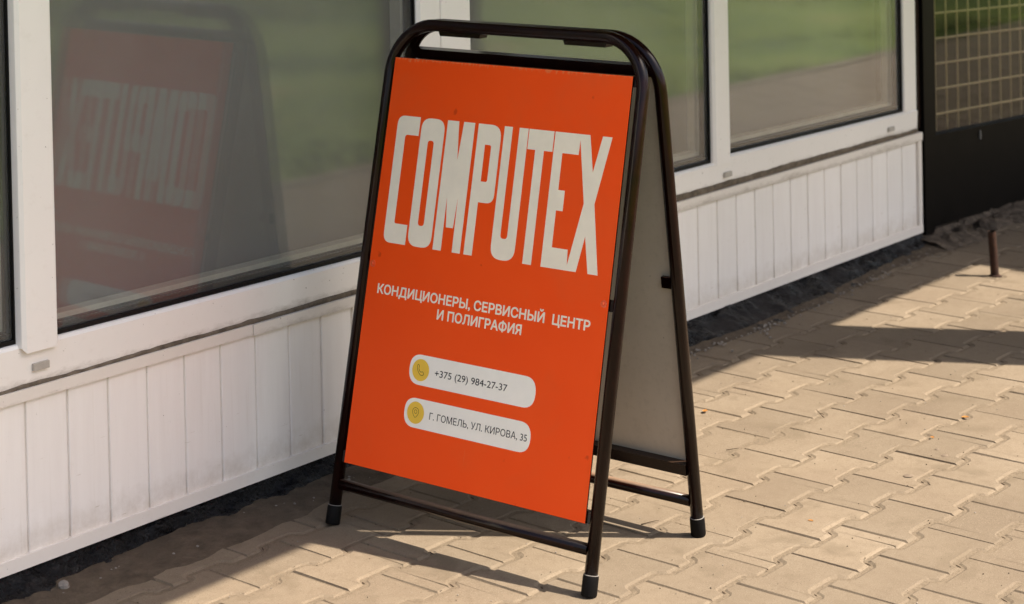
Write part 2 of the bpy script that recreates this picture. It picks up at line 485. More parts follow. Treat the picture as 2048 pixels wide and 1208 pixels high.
def offset_poly(pts, ds):
    n = len(pts); out = []
    area = sum(pts[i][0] * pts[(i + 1) % n][1] - pts[(i + 1) % n][0] * pts[i][1] for i in range(n))
    sg = 1 if area > 0 else -1
    for i in range(n):
        p0, p1, p2 = Vector(pts[i - 1]), Vector(pts[i]), Vector(pts[(i + 1) % n])
        e1, e2 = (p1 - p0).normalized(), (p2 - p1).normalized()
        n1, n2 = Vector((-e1.y, e1.x)) * sg, Vector((-e2.y, e2.x)) * sg
        d1, d2 = ds[i - 1], ds[i]
        den = n1.x * n2.y - n1.y * n2.x
        if abs(den) < 1e-6: out.append(tuple(p1 + n1 * d1)); continue
        c1, c2 = n1.dot(p1) + d1, n2.dot(p1) + d2
        out.append(((c1 * n2.y - c2 * n1.y) / den, (n1.x * c2 - n2.x * c1) / den))
    return out


def paver_rings(seed):
    rnd = random.Random(seed)
    pts, kinds = paver_outline()
    r0 = offset_poly(pts, [GAP + rnd.uniform(0, .0012) if k == 'z' else GAP * .7 + rnd.uniform(0, .0006) for k in kinds])
    cz = [rnd.uniform(.0078, .0098) if k == 'z' else rnd.uniform(.0022, .0036) for k in kinds]
    r1 = offset_poly(r0, cz)
    r0 = [(a + rnd.uniform(-.0005, .0005), b + rnd.uniform(-.0005, .0005)) for a, b in r0]
    r1 = [(a + rnd.uniform(-.0006, .0006), b + rnd.uniform(-.0006, .0006)) for a, b in r1]
    return r0, r1


def add_paver(bm, rings, fn):
    r0, r1 = rings; n = len(r0)
    m = [bm.verts.new(fn(p[0], p[1], -.0046)) for p in r0]
    t = [bm.verts.new(fn(p[0], p[1], 0.0)) for p in r1]
    for i in range(n):
        j = (i + 1) % n
        bm.faces.new((m[i], m[j], t[j], t[i]))
    # top: bow-tie as strips of quads between the upper and the lower zigzag
    for i in range(n // 2 - 1):
        bm.faces.new((t[i], t[i + 1], t[n - 2 - i], t[n - 1 - i]))


def st_to_xy(s, t):
    # t runs along -y (away from the wall); rotated by PHI
    c, si = math.cos(PHI), math.sin(PHI)
    return Vector((ORG.x + c * s + si * t, ORG.y + si * s - c * t))


protos = []
for k in range(6):
    bm = bmesh.new(); add_paver(bm, paver_rings(100 + k), lambda s, t, z: (s - Q / 2, -(t - PITCH / 2), z))
    bmesh.ops.recalc_face_normals(bm, faces=bm.faces)
    me = bpy.data.meshes.new('paver'); bm.to_mesh(me); bm.free(); me.materials.append(MAT['paver']); protos.append(me)


def to_px(p):
    q = M3.transposed() @ (Vector(p) - CAM_POS)
    if q.z > -.1: return None
    f = 3917.57
    return 1062.07 + f * q.x / -q.z, -301.37 - f * q.y / -q.z, -q.z


cells = []
for row in range(-4, 18):
    t0 = -.0 + .338 - .330 + PITCH * row
    par = row % 2
    for k in range(-60, 64):
        s0 = Q * k + (Q / 2 if par else 0)
        c = st_to_xy(s0 + Q / 2, t0 + PITCH / 2)
        if c.y > .02 or c.y < LAWN_Y + .07 or c.x < -8.5 or c.x > 11.5: continue
        px = to_px((c.x, c.y, 0))
        vis = px is not None and -90 < px[0] < 2138 and -60 < px[1] < 1290
        cells.append((px[2] if px else 99, vis, s0, t0, c))
vis_cells = sorted([c for c in cells if c[1]], key=lambda c: c[0])
single = set(id(c) for c in vis_cells[:300])
rest = bmesh.new(); rk = [paver_rings(300 + i) for i in range(10)]
for ci, cl in enumerate(cells):
    rnd = random.Random(1000 + ci)
    c = cl[4]
    dz = rnd.uniform(-.0010, .0006) - (.0013 if rnd.random() < .10 else 0); tx, ty = rnd.uniform(-.007, .007), rnd.uniform(-.0045, .0045); rz = PHI + rnd.uniform(-.004, .004)
    if id(cl) in single:
        o = bpy.data.objects.new('paver', protos[rnd.randrange(6)])
        o.location = (c.x, c.y, dz); o.rotation_euler = (tx, ty, rz)
        if rnd.random() < .5: o.rotation_euler = (tx, ty, rz + math.pi)
        link(o, pavement)
    else:
        R = Matrix.Translation((c.x, c.y, dz)) @ Matrix.Rotation(rz, 4, 'Z') @ Matrix.Rotation(tx, 4, 'X') @ Matrix.Rotation(ty, 4, 'Y')
        add_paver(rest, rk[rnd.randrange(10)], lambda s, t, z: R @ Vector((s - Q / 2, -(t - PITCH / 2), z)))
shade_crumbs = bmesh.new(); rnd = random.Random(77)  # dark slivers imitate shaded holes at the jogs; crumbs in straight joints
for cl in cells:
    if id(cl) not in single or cl[4].y > -.25: continue
    h_ = (Q / 2 - RAMP) / 2
    for (s_, t_) in ((Q - h_ - RAMP / 2, 0.0),):
        if rnd.random() > .62: continue
        p = st_to_xy(cl[2] + s_, cl[3] + t_)
        L_, W_ = rnd.uniform(.005, .011), rnd.uniform(.0012, .0026)
        m_ = Matrix.Translation((p.x + rnd.uniform(-.001, .001), p.y, -.0024)) @ Matrix.Rotation(PHI + math.atan2(2 * AMP, RAMP) + rnd.uniform(-.15, .15), 4, 'Z') @ Matrix.Diagonal((L_, W_, .0008, 1))
        bmesh.ops.create_icosphere(shade_crumbs, subdivisions=1, radius=1, matrix=m_)
    for _ in range(rnd.randrange(0, 4)):
        e = rnd.random()
        p = st_to_xy(cl[2], cl[3] + e * PITCH); r_ = rnd.uniform(.0008, .0018)
        bmesh.ops.create_icosphere(shade_crumbs, subdivisions=1, radius=1, matrix=Matrix.Translation((p.x, p.y, -.0023)) @ Matrix.Diagonal((r_, r_ * 1.6, .0008, 1)))
tag(mesh_obj('joint_shade_crumbs', shade_crumbs, MAT['twigm'], pavement), kind='stuff')
tag(mesh_obj('paver_field', rest, MAT['paver'], pavement), kind='stuff')

def lerp(a, b, f): return a + (b - a) * f


FOOT = [(-2, -.05), (0, -.048), (.09, -.040), (.29, -.029), (.43, -.018), (.64, -.030), (1.4, -.06), (2.08, -.098), (2.31, -.116), (2.73, -.102), (3.1, -.07), (3.39, -.046), (3.53, -.03)]


def foot(x):
    for (a, ya), (b, yb) in zip(FOOT, FOOT[1:]):
        if a <= x <= b: return lerp(ya, yb, (x - a) / (b - a))
    return -.04


# old mortar smeared over the blocks along the wall
bm = bmesh.new(); NX = 420; rows = []
for i in range(NX + 1):
    x = -1.4 + i * (6.4 / NX)
    n1 = noise.noise(Vector((x * 3.1, 2.3, 0))); n2 = noise.noise(Vector((x * 14, 7.7, 0)))
    wdt = .125 + .035 * n1 + .018 * n2 + .02 * math.exp(-((x - .3) / .3) ** 2)
    if x > .9: wdt -= .045 * min(1, (x - .9) / .6)
    rr = []
    for j in range(9):
        f = j / 8
        ys = foot(x) + .012; y = ys - f * max(.03, wdt + ys)
        z = .0065 * (1 - f) ** 1.5 + .0040 * noise.noise(Vector((x * 30, y * 30, 1))) * (1 - f * .6) + .0022 * (1 - f) - (.0035 if j == 8 else 0) + .0016
        rr.append(bm.verts.new((x, y, z)))
    rows.append(rr)
for i in range(NX):
    for j in range(8): bm.faces.new((rows[i][j], rows[i][j + 1], rows[i + 1][j + 1], rows[i + 1][j]))
mortar = tag(mesh_obj('pavement_mortar_strip', bm, MAT['mortar'], None, True), 'crumbly strip of old mortar along the foot of the wall', 'mortar', kind='structure')

# kerb and lawn (seen in the window glass)
bm = bmesh.new()
for k in range(21):
    x = -9 + k
    box(bm, x + .003, x + .997, LAWN_Y - .06, LAWN_Y, -.05, .004 + random.uniform(-.003, .003))
bevel(bm, .006, 1)
tag(mesh_obj('kerb', bm, MAT['kerb']), 'low concrete kerb between pavement and lawn', 'kerb', kind='structure')
bm = bmesh.new(); G = 90
gx0, gx1, gy0, gy1 = -10, 30, -34, LAWN_Y - .06
vv = [[None] * (G + 1) for _ in range(G + 1)]
for i in range(G + 1):
    for j in range(G + 1):
        x = gx0 + (gx1 - gx0) * i / G; y = gy1 + (gy0 - gy1) * (j / G) ** 1.5
        vv[i][j] = bm.verts.new((x, y, -.01 + .05 * noise.noise(Vector((x * .5, y * .5, 0))) + (.02 if j else 0)))
for i in range(G):
    for j in range(G): bm.faces.new((vv[i][j], vv[i + 1][j], vv[i + 1][j + 1], vv[i][j + 1]))
tag(mesh_obj('lawn', bm, MAT['soil'], None, True), 'lawn across from the shop front', 'lawn', kind='structure')
bm = bmesh.new()
rnd = random.Random(5)
for i in range(60000):
    d = rnd.random() ** 1.6
    y = gy1 - .01 - d * 13; x = rnd.uniform(-2, 17)
    if x < -CAM_POS.x * 0 and y > -3.6 and abs(x - CAM_POS.x) < .5: continue
    pn = noise.noise(Vector((x * .9, y * .9, 4)))
    if rnd.random() > .55 + pn: continue
    h = rnd.uniform(.015, .040) * (1 + .6 * pn); a = rnd.uniform(0, 6.283); wd = rnd.uniform(.004, .009) * (1 + d * 1.5)
    dx, dy = math.cos(a) * wd, math.sin(a) * wd; lx, ly = rnd.uniform(-.03, .03), rnd.uniform(-.03, .03)
    bm.faces.new([bm.verts.new(p) for p in ((x - dx, y - dy, -.01), (x + dx, y + dy, -.01), (x + lx, y + ly, h))])
tag(mesh_obj('grass', bm, MAT['grass'], None, recalc=False), 'short green grass on the lawn opposite the windows', 'grass', kind='stuff')


# trees on the far side of the lawn: they only shade it and show in the glass
def tree(x, y, h, seed, label):
    rnd = random.Random(seed)
    t = tag(empty('broadleaf_tree', (x, y, 0)), label, 'tree', 'trees on the lawn')
    bm = bmesh.new()
    tube(bm, [(0, 0, -.05), (.03, .02, h * .25), (.0, .06, h * .5), (.05, .0, h * .75)], [.16, .12, .09, .04], 10)
    tips = []
    for k in range(9):
        a = k * 2.4; z0 = h * (.3 + .05 * k)
        e = Vector((math.cos(a) * h * .26, math.sin(a) * h * .26, z0 + h * .18))
        tube(bm, [(0, .03, z0), tuple(e * .55 + Vector((0, 0, z0 * .45))), tuple(e)], [.05, .035, .012], 6); tips.append(e)
    mesh_obj('trunk', bm, MAT['bark'], t)
    bm = bmesh.new()
    for e in tips + [Vector((0, 0, h * .9)), Vector((0, 0, h * .75))]:
        for _ in range(520):
            p = e + Vector((rnd.gauss(0, 1), rnd.gauss(0, 1), rnd.gauss(0, .8))) * h * .10
            s = rnd.uniform(.03, .07); q = Quaternion((rnd.random() - .5, rnd.random() - .5, rnd.random() - .5, rnd.random() - .5)).normalized()
            bm.faces.new([bm.verts.new(p + q @ Vector(c) * s) for c in ((-1, 0, 0), (0, -.6, .1), (1.2, 0, 0), (0, .6, .1))])
    mesh_obj('crown', bm, MAT['leaf'], t, recalc=False)


tree(9.5, -11.5, 6.0, 1, 'taller leafy tree at the back of the lawn')
tree(2.5, -10.5, 5.0, 2, 'smaller leafy tree nearer the sign end of the lawn')

# ------------------------------------------------------------------ building
B = tag(empty('shop_building', (0, 0, 0)), 'white shop front with wide windows, plank cladding below and a dark door', 'building')
X_L, X_R, TOPZ = -1.75, 3.4975, 2.35


def lerp(a, b, f): return a + (b - a) * f


# cladding planks: each one a part
PW, X0 = .0961, .0317
Z_B, Z_T = .060, .366


def plank_mesh(wd):
    bm = bmesh.new()
    # front face with a tongue recess on the right
    prof = [(0.0, .012), (.0, .0012), (.0012, 0), (wd - .0075, 0), (wd - .0062, .0014), (wd - .0060, .0055), (wd - .0002, .0055), (wd - .0002, .012)]
    lo = [bm.verts.new((x, y, Z_B - .01)) for x, y in prof]; hi = [bm.verts.new((x, y, Z_T)) for x, y in prof]
    n = len(prof)
    for i in range(n):
        j = (i + 1) % n; bm.faces.new((lo[i], lo[j], hi[j], hi[i]))
    bm.faces.new(lo[::-1]); bm.faces.new(hi)
    bmesh.ops.recalc_face_normals(bm, faces=bm.faces)
    me = bpy.data.meshes.new('plank'); bm.to_mesh(me); bm.free(); me.materials.append(MAT['panel']); return me


pm = plank_mesh(PW)
for k in range(-18, 36):
    o = bpy.data.objects.new('plank', pm)
    o.location = (X0 + k * PW + .003, random.uniform(-.0006, .0006), 0)
    link(o, B)

# top trim in two lengths with a small step between them, base trim, end trim
bm = bmesh.new(); sbar(bm, X_L, .5955, -.0085, .02, .3600, .3835, .3522, .3745); bevel(bm, .0018, 2)
mesh_obj('top_trim', bm, MAT['trim'], B)
bm = bmesh.new(); sbar(bm, .5972, 3.5165, -.0100, .02, .3507, .3735, .3441, .3700); bevel(bm, .0018, 2)
mesh_obj('top_trim', bm, MAT['trim'], B)
bm = bmesh.new(); sbar(bm, X_L, 3.5165, -.0070, .02, .0435, .0685, .0440, .0695); bevel(bm, .0018, 2)
mesh_obj('base_trim', bm, MAT['basetrim'], B)
box_obj('end_trim', MAT['basetrim'], B, 3.494, 3.5165, -.0060, .03, .0700, .3438)

# grimy sealant gap
bm = bmesh.new(); N = 260; ra = []
for i in range(N + 1):
    x = X_L + (X_R - X_L) * i / N
    zt = .3824 + .0030 * noise.noise(Vector((x * 9, 0, 0))) + .0022 * noise.noise(Vector((x * 31, 5, 0))) + .0014 * noise.noise(Vector((x * 90, 9, 0)))
    zt += .0060 * max(0, min(1, (x - 1.7) / .3)) + .004 * max(0, noise.noise(Vector((x * 4.3, 11, 0))))
    if x > 2.9: zt -= .006 * (x - 2.9) / .6
    y = -.0030 + .0012 * noise.noise(Vector((x * 20, 3, 0)))
    ra.append([bm.verts.new((x, y + .004, .362)), bm.verts.new((x, y - .0012, .378)), bm.verts.new((x, y - .0012, zt - .002)), bm.verts.new((x, y + .004, zt + .0015))])
for i in range(N):
    for j in range(3): bm.faces.new((ra[i][j], ra[i + 1][j], ra[i + 1][j + 1], ra[i][j + 1]))
mesh_obj('sealant', bm, MAT['seal'], B, True)

# tarred plinth: rough sloping skirt
bm = bmesh.new(); NX = 620; NZ = 16; rows = []
for i in range(NX + 1):
    x = X_L + (3.53 - X_L) * i / NX; fy = foot(x); rr = []
    for j in range(NZ + 1):
        f = j / NZ
        z = .058 * (1 - f) - .004
        y = lerp(.016, fy, f ** 1.6)
        lump = .011 * noise.noise(Vector((x * 13, f * 2.2, 3))) + .007 * noise.ridged_multi_fractal(Vector((x * 9, f * 2.5, 6)), 1, 2, 3, 1, 2) * .5 + .006 * noise.noise(Vector((x * 38, f * 6, 8))) + .003 * noise.noise(Vector((x * 95, f * 12, 2)))
        edge = .022 * noise.noise(Vector((x * 6.5, 1.7, 0))) * f ** 3
        k = min(1, f * 2.5)
        rr.append(bm.verts.new((x, y - abs(lump) * k * 1.25 - edge * k, z + lump * .75 * k)))
    rows.append(rr)
for i in range(NX):
    for j in range(NZ): bm.faces.new((rows[i][j], rows[i + 1][j], rows[i + 1][j + 1], rows[i][j + 1]))
mesh_obj('plinth', bm, MAT['tar'], B, True)

# ---- windows
OPEN = dict(a=(-1.62, .0195, .4600, .4600), b=(.1010, 1.1264, .4570, .4490), c=(1.3124, 2.3195, .4520, .4488), d=(2.4020, 3.4150, .4607, .4472))
GT = 2.16


def ring(bm, x0, x1, za, zb, zt, y0, y1, w, ws=None):
    """frame lining of a (slightly sloping) opening: bottom, left, right, top bars of width w inside the opening"""
    ws = ws or w
    sbar(bm, x0, x1, y0, y1, za, za + w, zb, zb + w)
    hexa(bm, [(x0, y0, za + w), (x0 + ws, y0, za + w), (x0 + ws, y1, za + w), (x0, y1, za + w), (x0, y0, zt), (x0 + ws, y0, zt), (x0 + ws, y1, zt), (x0, y1, zt)])
    hexa(bm, [(x1 - ws, y0, zb + w), (x1, y0, zb + w), (x1, y1, zb + w), (x1 - ws, y1, zb + w), (x1 - ws, y0, zt), (x1, y0, zt), (x1, y1, zt), (x1 - ws, y1, zt)])
    box(bm, x0, x1, y0, y1, zt, zt + w)


def window(x0, x1, opens, posts, caps, label_frame):
    """frame = the part; mullions, panes, gaskets, spacers, inner frames and drain caps are its sub-parts"""
    bm = bmesh.new()
    # bottom rail in stretches under each opening, mitred to the right height
    xs = []
    for (a, b, za, zb) in opens: xs += [(a, za), (b, zb)]
    xs = [(x0, xs[0][1])] + xs + [(x1, xs[-1][1])]
    for (xa, za), (xb, zb) in zip(xs, xs[1:]):
        if xb - xa < 1e-4: continue
        prof = lambda z: [(-.0005, .381), (-.0030, z - .007), (.0020, z - .0012), (.006, z), (.075, z), (.075, .381)]
        pa, pb = prof(za), prof(zb)
        va = [bm.verts.new((xa, y, z)) for y, z in pa]; vb = [bm.verts.new((xb, y, z)) for y, z in pb]; n = len(va)
        for i in range(n): bm.faces.new((va[i], vb[i], vb[(i + 1) % n], va[(i + 1) % n]))
        bm.faces.new(va); bm.faces.new(vb[::-1])
    bmesh.ops.remove_doubles(bm, verts=bm.verts, dist=1e-5)
    fr = mesh_obj('window', bm, MAT['frame'], B)
    box_obj('head_rail', MAT['mullion'], fr, x0, x1, .0, .075, GT, GT + .08)
    for (a, b, zl, depth, ch) in posts:
        bm = bmesh.new()
        c0, c1 = ch
        pr = [(a, .07), (a, depth + c0 * 1.2), (a + c0 * .25, depth + c0 * .5), (a + c0, depth), (b - c1, depth), (b - c1 * .3, depth + c1 * .4), (b, depth + c1 * 1.2), (b, .07)]
        lo = [bm.verts.new((x, y, zl + (0 if depth > -.008 else (.010 if x < a + c0 else 0)))) for x, y in pr]; hi = [bm.verts.new((x, y, GT)) for x, y in pr]
        n = len(pr)
        for i in range(n): bm.faces.new((lo[i], lo[(i + 1) % n], hi[(i + 1) % n], hi[i]))
        bm.faces.new(lo[::-1]); bm.faces.new(hi)
        o = mesh_obj('mullion', bm, MAT['mullion'], fr); smooth_by_angle(o, 28)
    for (a, b, za, zb) in opens:
        bm = bmesh.new(); ring(bm, a, b, za + .0005, zb + .0005, GT - .004, .0060, .0135, .0080, .0030); mesh_obj('gasket', bm, MAT['gasket'], fr)
        bm = bmesh.new(); ring(bm, a, b, za - .002, zb - .002, GT - .004, .0148, .0300, .0200, .0060); mesh_obj('spacer', bm, MAT['spacer'], fr)
        bm = bmesh.new(); ring(bm, a, b, za + .0005, zb + .0005, GT - .004, .0312, .0400, .0190, .0040); mesh_obj('gasket', bm, MAT['gasket'], fr)
        bm = bmesh.new(); ring(bm, a, b, za - .020, zb - .020, GT - .004, .0410, .0740, .0500, .0110); bevel(bm, .003, 2); mesh_obj('inner_frame', bm, MAT['inner'], fr)
        # perforation dots of the spacer
        bm = bmesh.new(); k = 0; x = a + .012
        while x < b - .01:
            z = lerp(za, zb, (x - a) / (b - a)) + .0184
            bmesh.ops.create_grid(bm, x_segments=1, y_segments=1, size=.5, matrix=Matrix.Translation((x, .0225, z)) @ Matrix.Diagonal((.0042, .0022, 1, 1)))
            x += .0105
        mesh_obj('perforation', bm, MAT['dots'], fr)
        for yy in (.0141, .0306):
            bm = bmesh.new()
            bm.faces.new([bm.verts.new(p) for p in ((a, yy, za - .001), (b, yy, zb - .001), (b, yy, GT - .001), (a, yy, GT - .001))])
            mesh_obj('pane', bm, MAT['glass'], fr, recalc=False)
    for (cx, cz) in caps:
        bm = bmesh.new(); box(bm, cx - .0175, cx + .0175, -.0085, -.0005, cz - .0068, cz + .0068); bevel(bm, .003, 3)
        o = mesh_obj('drain_cap', bm, MAT['cap'], fr); smooth_by_angle(o, 30)
    return fr


w1 = window(-1.70, 1.2062, [OPEN['a'], OPEN['b']], [(-1.70, -1.62, .381, .0, (.004, .004)), (.0195, .1010, .4430, -.0140, (.010, .004)), (1.1264, 1.2062, .4500, -.0010, (.012, .003))],
            [(.0660, .4115)], None)
w2 = window(1.2082, 3.4975, [OPEN['c'], OPEN['d']], [(1.2082, 1.3124, .4520, -.0010, (.003, .003)), (2.3195, 2.4020, .4400, -.0060, (.012, .003)), (3.4150, 3.4975, .4475, -.0010, (.004, .004))],
            [(2.3860, .4085), (3.3180, .4065)], None)
box_obj('joint_filler', MAT['seal'], B, 1.2063, 1.2081, .004, .06, .381, GT, bev=0)

# dim room behind the glass; grey backing sheet added to haze the panes
bm = bmesh.new()
bm.faces.new([bm.verts.new(p) for p in ((-1.75, .150, .3), (3.50, .150, .3), (3.50, .150, 2.235), (-1.75, .150, 2.235))])
mesh_obj('interior_backing', bm, MAT['backing'], B, recalc=False)
bm = bmesh.new()
bm.faces.new([bm.verts.new(p) for p in ((-1.75, .0755, .345), (3.50, .0755, .345), (3.50, .150, .345), (-1.75, .150, .345))])
mesh_obj('interior_sill', bm, MAT['inner'], B, recalc=False)
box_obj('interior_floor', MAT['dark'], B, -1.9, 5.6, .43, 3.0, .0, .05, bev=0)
box_obj('wall', MAT['wallm'], B, -9, X_L, .0, .25, -.05, 2.6, bev=.003)
box_obj('wall', MAT['wallm'], B, X_L, 5.6, .0, .25, 2.245, 2.6, bev=.003)
box_obj('wall', MAT['wallm'], B, 5.6, 12, .0, .25, -.05, 2.6, bev=.003)
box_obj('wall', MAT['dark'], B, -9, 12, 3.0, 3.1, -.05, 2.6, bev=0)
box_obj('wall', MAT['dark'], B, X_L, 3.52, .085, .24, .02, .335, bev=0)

# roof overhang whose edge draws the shade line on the paving, and the pillar that carries it
ZC = 2.45
EDGE = -.262 - ZC * (0.645 / 0.9977)
bm = bmesh.new()
box(bm, .22, 4.25, EDGE, 3.1, ZC, ZC + .16)  # left end cut short so more light reaches the board
box(bm, 4.251, 12, EDGE - .55, 3.1, ZC, ZC + .161)  # unseen deeper stretch, added to shade the paving by the door
mesh_obj('roof', bm, MAT['roof'], B)
box_obj('column', MAT['column'], B, 2.925, 3.155, EDGE + .06, EDGE + .33, -.04, ZC - .001, bev=.006)

# ---- door
SL = -.046
dz = lambda x, z: z + SL * (x - 3.63)
DX0, DX1 = 3.5185, 5.10


def dbar(bm, x0, x1, y0, y1, z0, z1):
    sbar(bm, x0, x1, y0, y1, dz(x0, z0), dz(x0, z1), dz(x1, z0), dz(x1, z1))


box_obj('door_frame', MAT['jamb'], B, 3.4985, 3.5400, .010, .10, .380, 2.23, bev=.003)
box_obj('door_frame', MAT['door'], B, 3.5405, 3.5990, -.004, .10, .03, 2.23, bev=.004)
box_obj('door_frame', MAT['door'], B, 5.02, 5.58, -.004, .10, .0, 2.23, bev=.004)
bm = bmesh.new()
dbar(bm, 3.600, 5.015, .0045, .045, .045, .330); bevel(bm, .003, 2)
door = mesh_obj('door', bm, MAT['door'], B)
bm = bmesh.new(); dbar(bm, 3.600, 5.015, -.001, .045, .3303, .3440); box(bm, 3.600, 3.628, .0, .045, .3445, 2.2); bevel(bm, .003, 2)
mesh_obj('stile', bm, MAT['door'], door)
bm = bmesh.new()
bm.faces.new([bm.verts.new(p) for p in ((3.628, .020, .33), (5.015, .020, .27), (5.015, .020, 2.2), (3.628, .020, 2.2))])
mesh_obj('pane', bm, MAT['doorglass'], door, recalc=False)
bm = bmesh.new()
for k in range(17):
    x = 3.7215 + .0812 * k
    tube(bm, [(x, .050, .30), (x, .050, 2.2)], .0036, 8)
for k in range(22):
    z = .4010 + .0842 * k
    tube(bm, [(3.632, .0445, dz(3.632, z)), (5.01, .0445, dz(5.01, z))], .0036, 8)
mesh_obj('grille', bm, MAT['grille'], door)
bm = bmesh.new(); box(bm, 3.945, 3.950, -.002, .0065, .285, .315); bevel(bm, .001, 1); mesh_obj('latch', bm, MAT['worn'], door)
bm = bmesh.new()
bm.faces.new([bm.verts.new(p) for p in ((3.55, 1.2, .0), (5.5, 1.2, .0), (5.5, 1.2, 2.3), (3.55, 1.2, 2.3))])
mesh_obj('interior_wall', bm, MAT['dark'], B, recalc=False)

# broken concrete threshold below the door
bm = bmesh.new(); NX, NY = 150, 18; rows = []
for i in range(NX + 1):
    x = 3.50 + 2.0 * i / NX; rr = []
    wd = .115 + .05 * noise.noise(Vector((x * 4, 0, 0))) + .02 * noise.noise(Vector((x * 15, 2, 0)))
    for j in range(NY + 1):
        f = j / NY; y = .06 - f * (wd + .06)
        step = .030 * (1 - f ** 1.4) + .010 * noise.noise(Vector((x * 16, y * 16, 0))) + .016 * noise.cell(Vector((x * 13 + 2 * noise.noise(Vector((x * 9, y * 9, 5))), y * 19, 0))) * (1 - f) + .006 * noise.noise(Vector((x * 60, y * 60, 3)))
        rr.append(bm.verts.new((x, y, max(-.006, step * (1 if f < .98 else 0)))))
    rows.append(rr)
for i in range(NX):
    for j in range(NY): bm.faces.new((rows[i][j], rows[i][j + 1], rows[i + 1][j + 1], rows[i + 1][j]))
mesh_obj('threshold', bm, MAT['concrete'], B)


def rock(name, loc, r, mat, label, seed, flat=.7, cat='stone', group=None):
    rnd = random.Random(seed); bm = bmesh.new()
    bmesh.ops.create_icosphere(bm, subdivisions=2, radius=1)
    for v in bm.verts:
        n = v.co.normalized(); k = 1 + .38 * noise.noise(n * 1.7 + Vector((seed * 3.1, 0, 0))) + .16 * noise.noise(n * 5 + Vector((0, seed, 0)))
        v.co = Vector((n.x * r * k, n.y * r * .85 * k, n.z * r * flat * k))
    o = mesh_obj(name, bm, mat); o.location = loc; o.rotation_euler = (0, 0, rnd.uniform(0, 6))
    return tag(o, label, cat, group)


rock('stone_chunk', (.066, -.058, .008), .013, MAT['pale'], 'pale lump of broken mortar in front of the tarred plinth', 1, .8)
rock('stone_chunk', (3.86, -.065, .014), .045, MAT['concrete'], 'larger broken concrete lump below the dark door', 4, .55)
rock('stone_chunk', (3.60, -.06, .012), .034, MAT['concrete'], 'broken concrete lump at the cladding corner beside the door', 6, .6)
rock('stone_chunk', (3.735, -.030, .012), .022, MAT['concrete'], 'small rounded stone between the two larger lumps below the dark door', 8, .8)
rock('stone_chunk', (4.02, -.035, .010), .030, MAT['concrete'], 'flat stone lying against the door foot behind the rusty stub', 9, .5)
# loose crumbs along the plinth
bm = bmesh.new(); rnd = random.Random(11)
for i in range(330):
    x = rnd.uniform(1.5, 3.6) if rnd.random() < .8 else rnd.uniform(-.2, 1.0)
    y = foot(x) - abs(rnd.gauss(0, .028)) - .004; r = rnd.uniform(.0012, .0042) * (1.4 if 2.05 < x < 2.5 else 1)
    m = Matrix.Translation((x, y, r * .3 + .004)) @ Matrix.Rotation(rnd.uniform(0, 6), 4, 'Z') @ Matrix.Diagonal((r, r * rnd.uniform(.5, 1), r * .7, 1))
    bmesh.ops.create_icosphere(bm, subdivisions=1, radius=1, matrix=m)
tag(mesh_obj('rubble', bm, MAT['pale']), 'small pale crumbs of mortar along the foot of the plinth', 'rubble', kind='stuff')

bm = bmesh.new(); rnd = random.Random(21)
for i in range(900):
    x, y = rnd.uniform(.0, 4.2), -rnd.random() ** 1.2 * 1.6 - .12
    px = to_px((x, y, 0))
    if px is None or not (-20 < px[0] < 2070 and 300 < px[1] < 1230): continue
    r = rnd.uniform(.0006, .0019)
    bmesh.ops.create_icosphere(bm, subdivisions=1, radius=1, matrix=Matrix.Translation((x, y, .0006)) @ Matrix.Rotation(rnd.uniform(0, 6), 4, 'Z') @ Matrix.Diagonal((r, r * rnd.uniform(.4, 1), r * .7, 1)))
gr_ = mesh_obj('grit', bm, [MAT['concrete'], MAT['pale'], MAT['twigm']])
for i, f in enumerate(gr_.data.polygons): f.material_index = (f.index // 20) * 7 % 3
tag(gr_, 'loose grit and dry crumbs scattered over the paving', 'grit', kind='stuff')

# ------------------------------------------------------------------ sandwich board
TH = .0248
SGN = tag(empty('sandwich_board', (.6065, -.2195, 0), 0), 'orange folding sandwich board in a dark tube frame by the window', 'sign')
eA = Vector((math.sin(TH), -math.cos(TH), 0))      # across, away from the wall
eN = Vector((math.cos(TH), math.sin(TH), 0))       # towards the rear frame
s1, s2_, HH = .2383, .1285, .9977
WF = .6382
TR = .0125


def fr_axes(side):
    if side == 0:
        L = math.hypot(s1, HH); up = (eN * s1 + Vector((0, 0, HH))) / L; base = Vector((0, 0, 0)); out = up.cross(eA)
    else:
        L = math.hypot(s2_, HH); up = (-eN * s2_ + Vector((0, 0, HH))) / L; base = eN * (s1 + s2_); out = up.cross(eA)
    if (side == 0 and out.dot(eN) > 0) or (side == 1 and out.dot(eN) < 0): out = -out
    return base, up, out.normalized(), L


def P3(side, a, b, d=0.0):
    base, up, out, L = fr_axes(side)
    return base + eA * a + up * b + out * d


def frame_tube(side, name):
    base, up, out, L = fr_axes(side)
    top = L - .010
    sh = TR * .96           # the two frames lie side by side at the top
    rad = .105
    pts2 = [(0, .012), (0, top - rad)]
    for k in range(1, 13):
        t = math.pi / 2 * k / 12; pts2.append((rad - rad * math.cos(t), top - rad + rad * math.sin(t)))
    pts2.append((WF - rad, top))
    for k in range(1, 13):
        t = math.pi / 2 * k / 12; pts2.append((WF - rad + rad * math.sin(t), top - rad + rad * math.cos(t)))
    pts2.append((WF, .012))
    out_pts = []
    for a, b in pts2:
        f = b / top
        out_pts.append(P3(side, a, b, sh * f))
    bm = bmesh.new(); tube(bm, out_pts, TR, 20)
    return mesh_obj(name, bm, MAT['enamel'], SGN), sh / top


front, kf = frame_tube(0, 'front_frame')
rear, kr = frame_tube(1, 'rear_frame')
K = {0: kf, 1: kr}


def fp(side, a, b, d=0.0): return P3(side, a, b, d + K[side] * b)


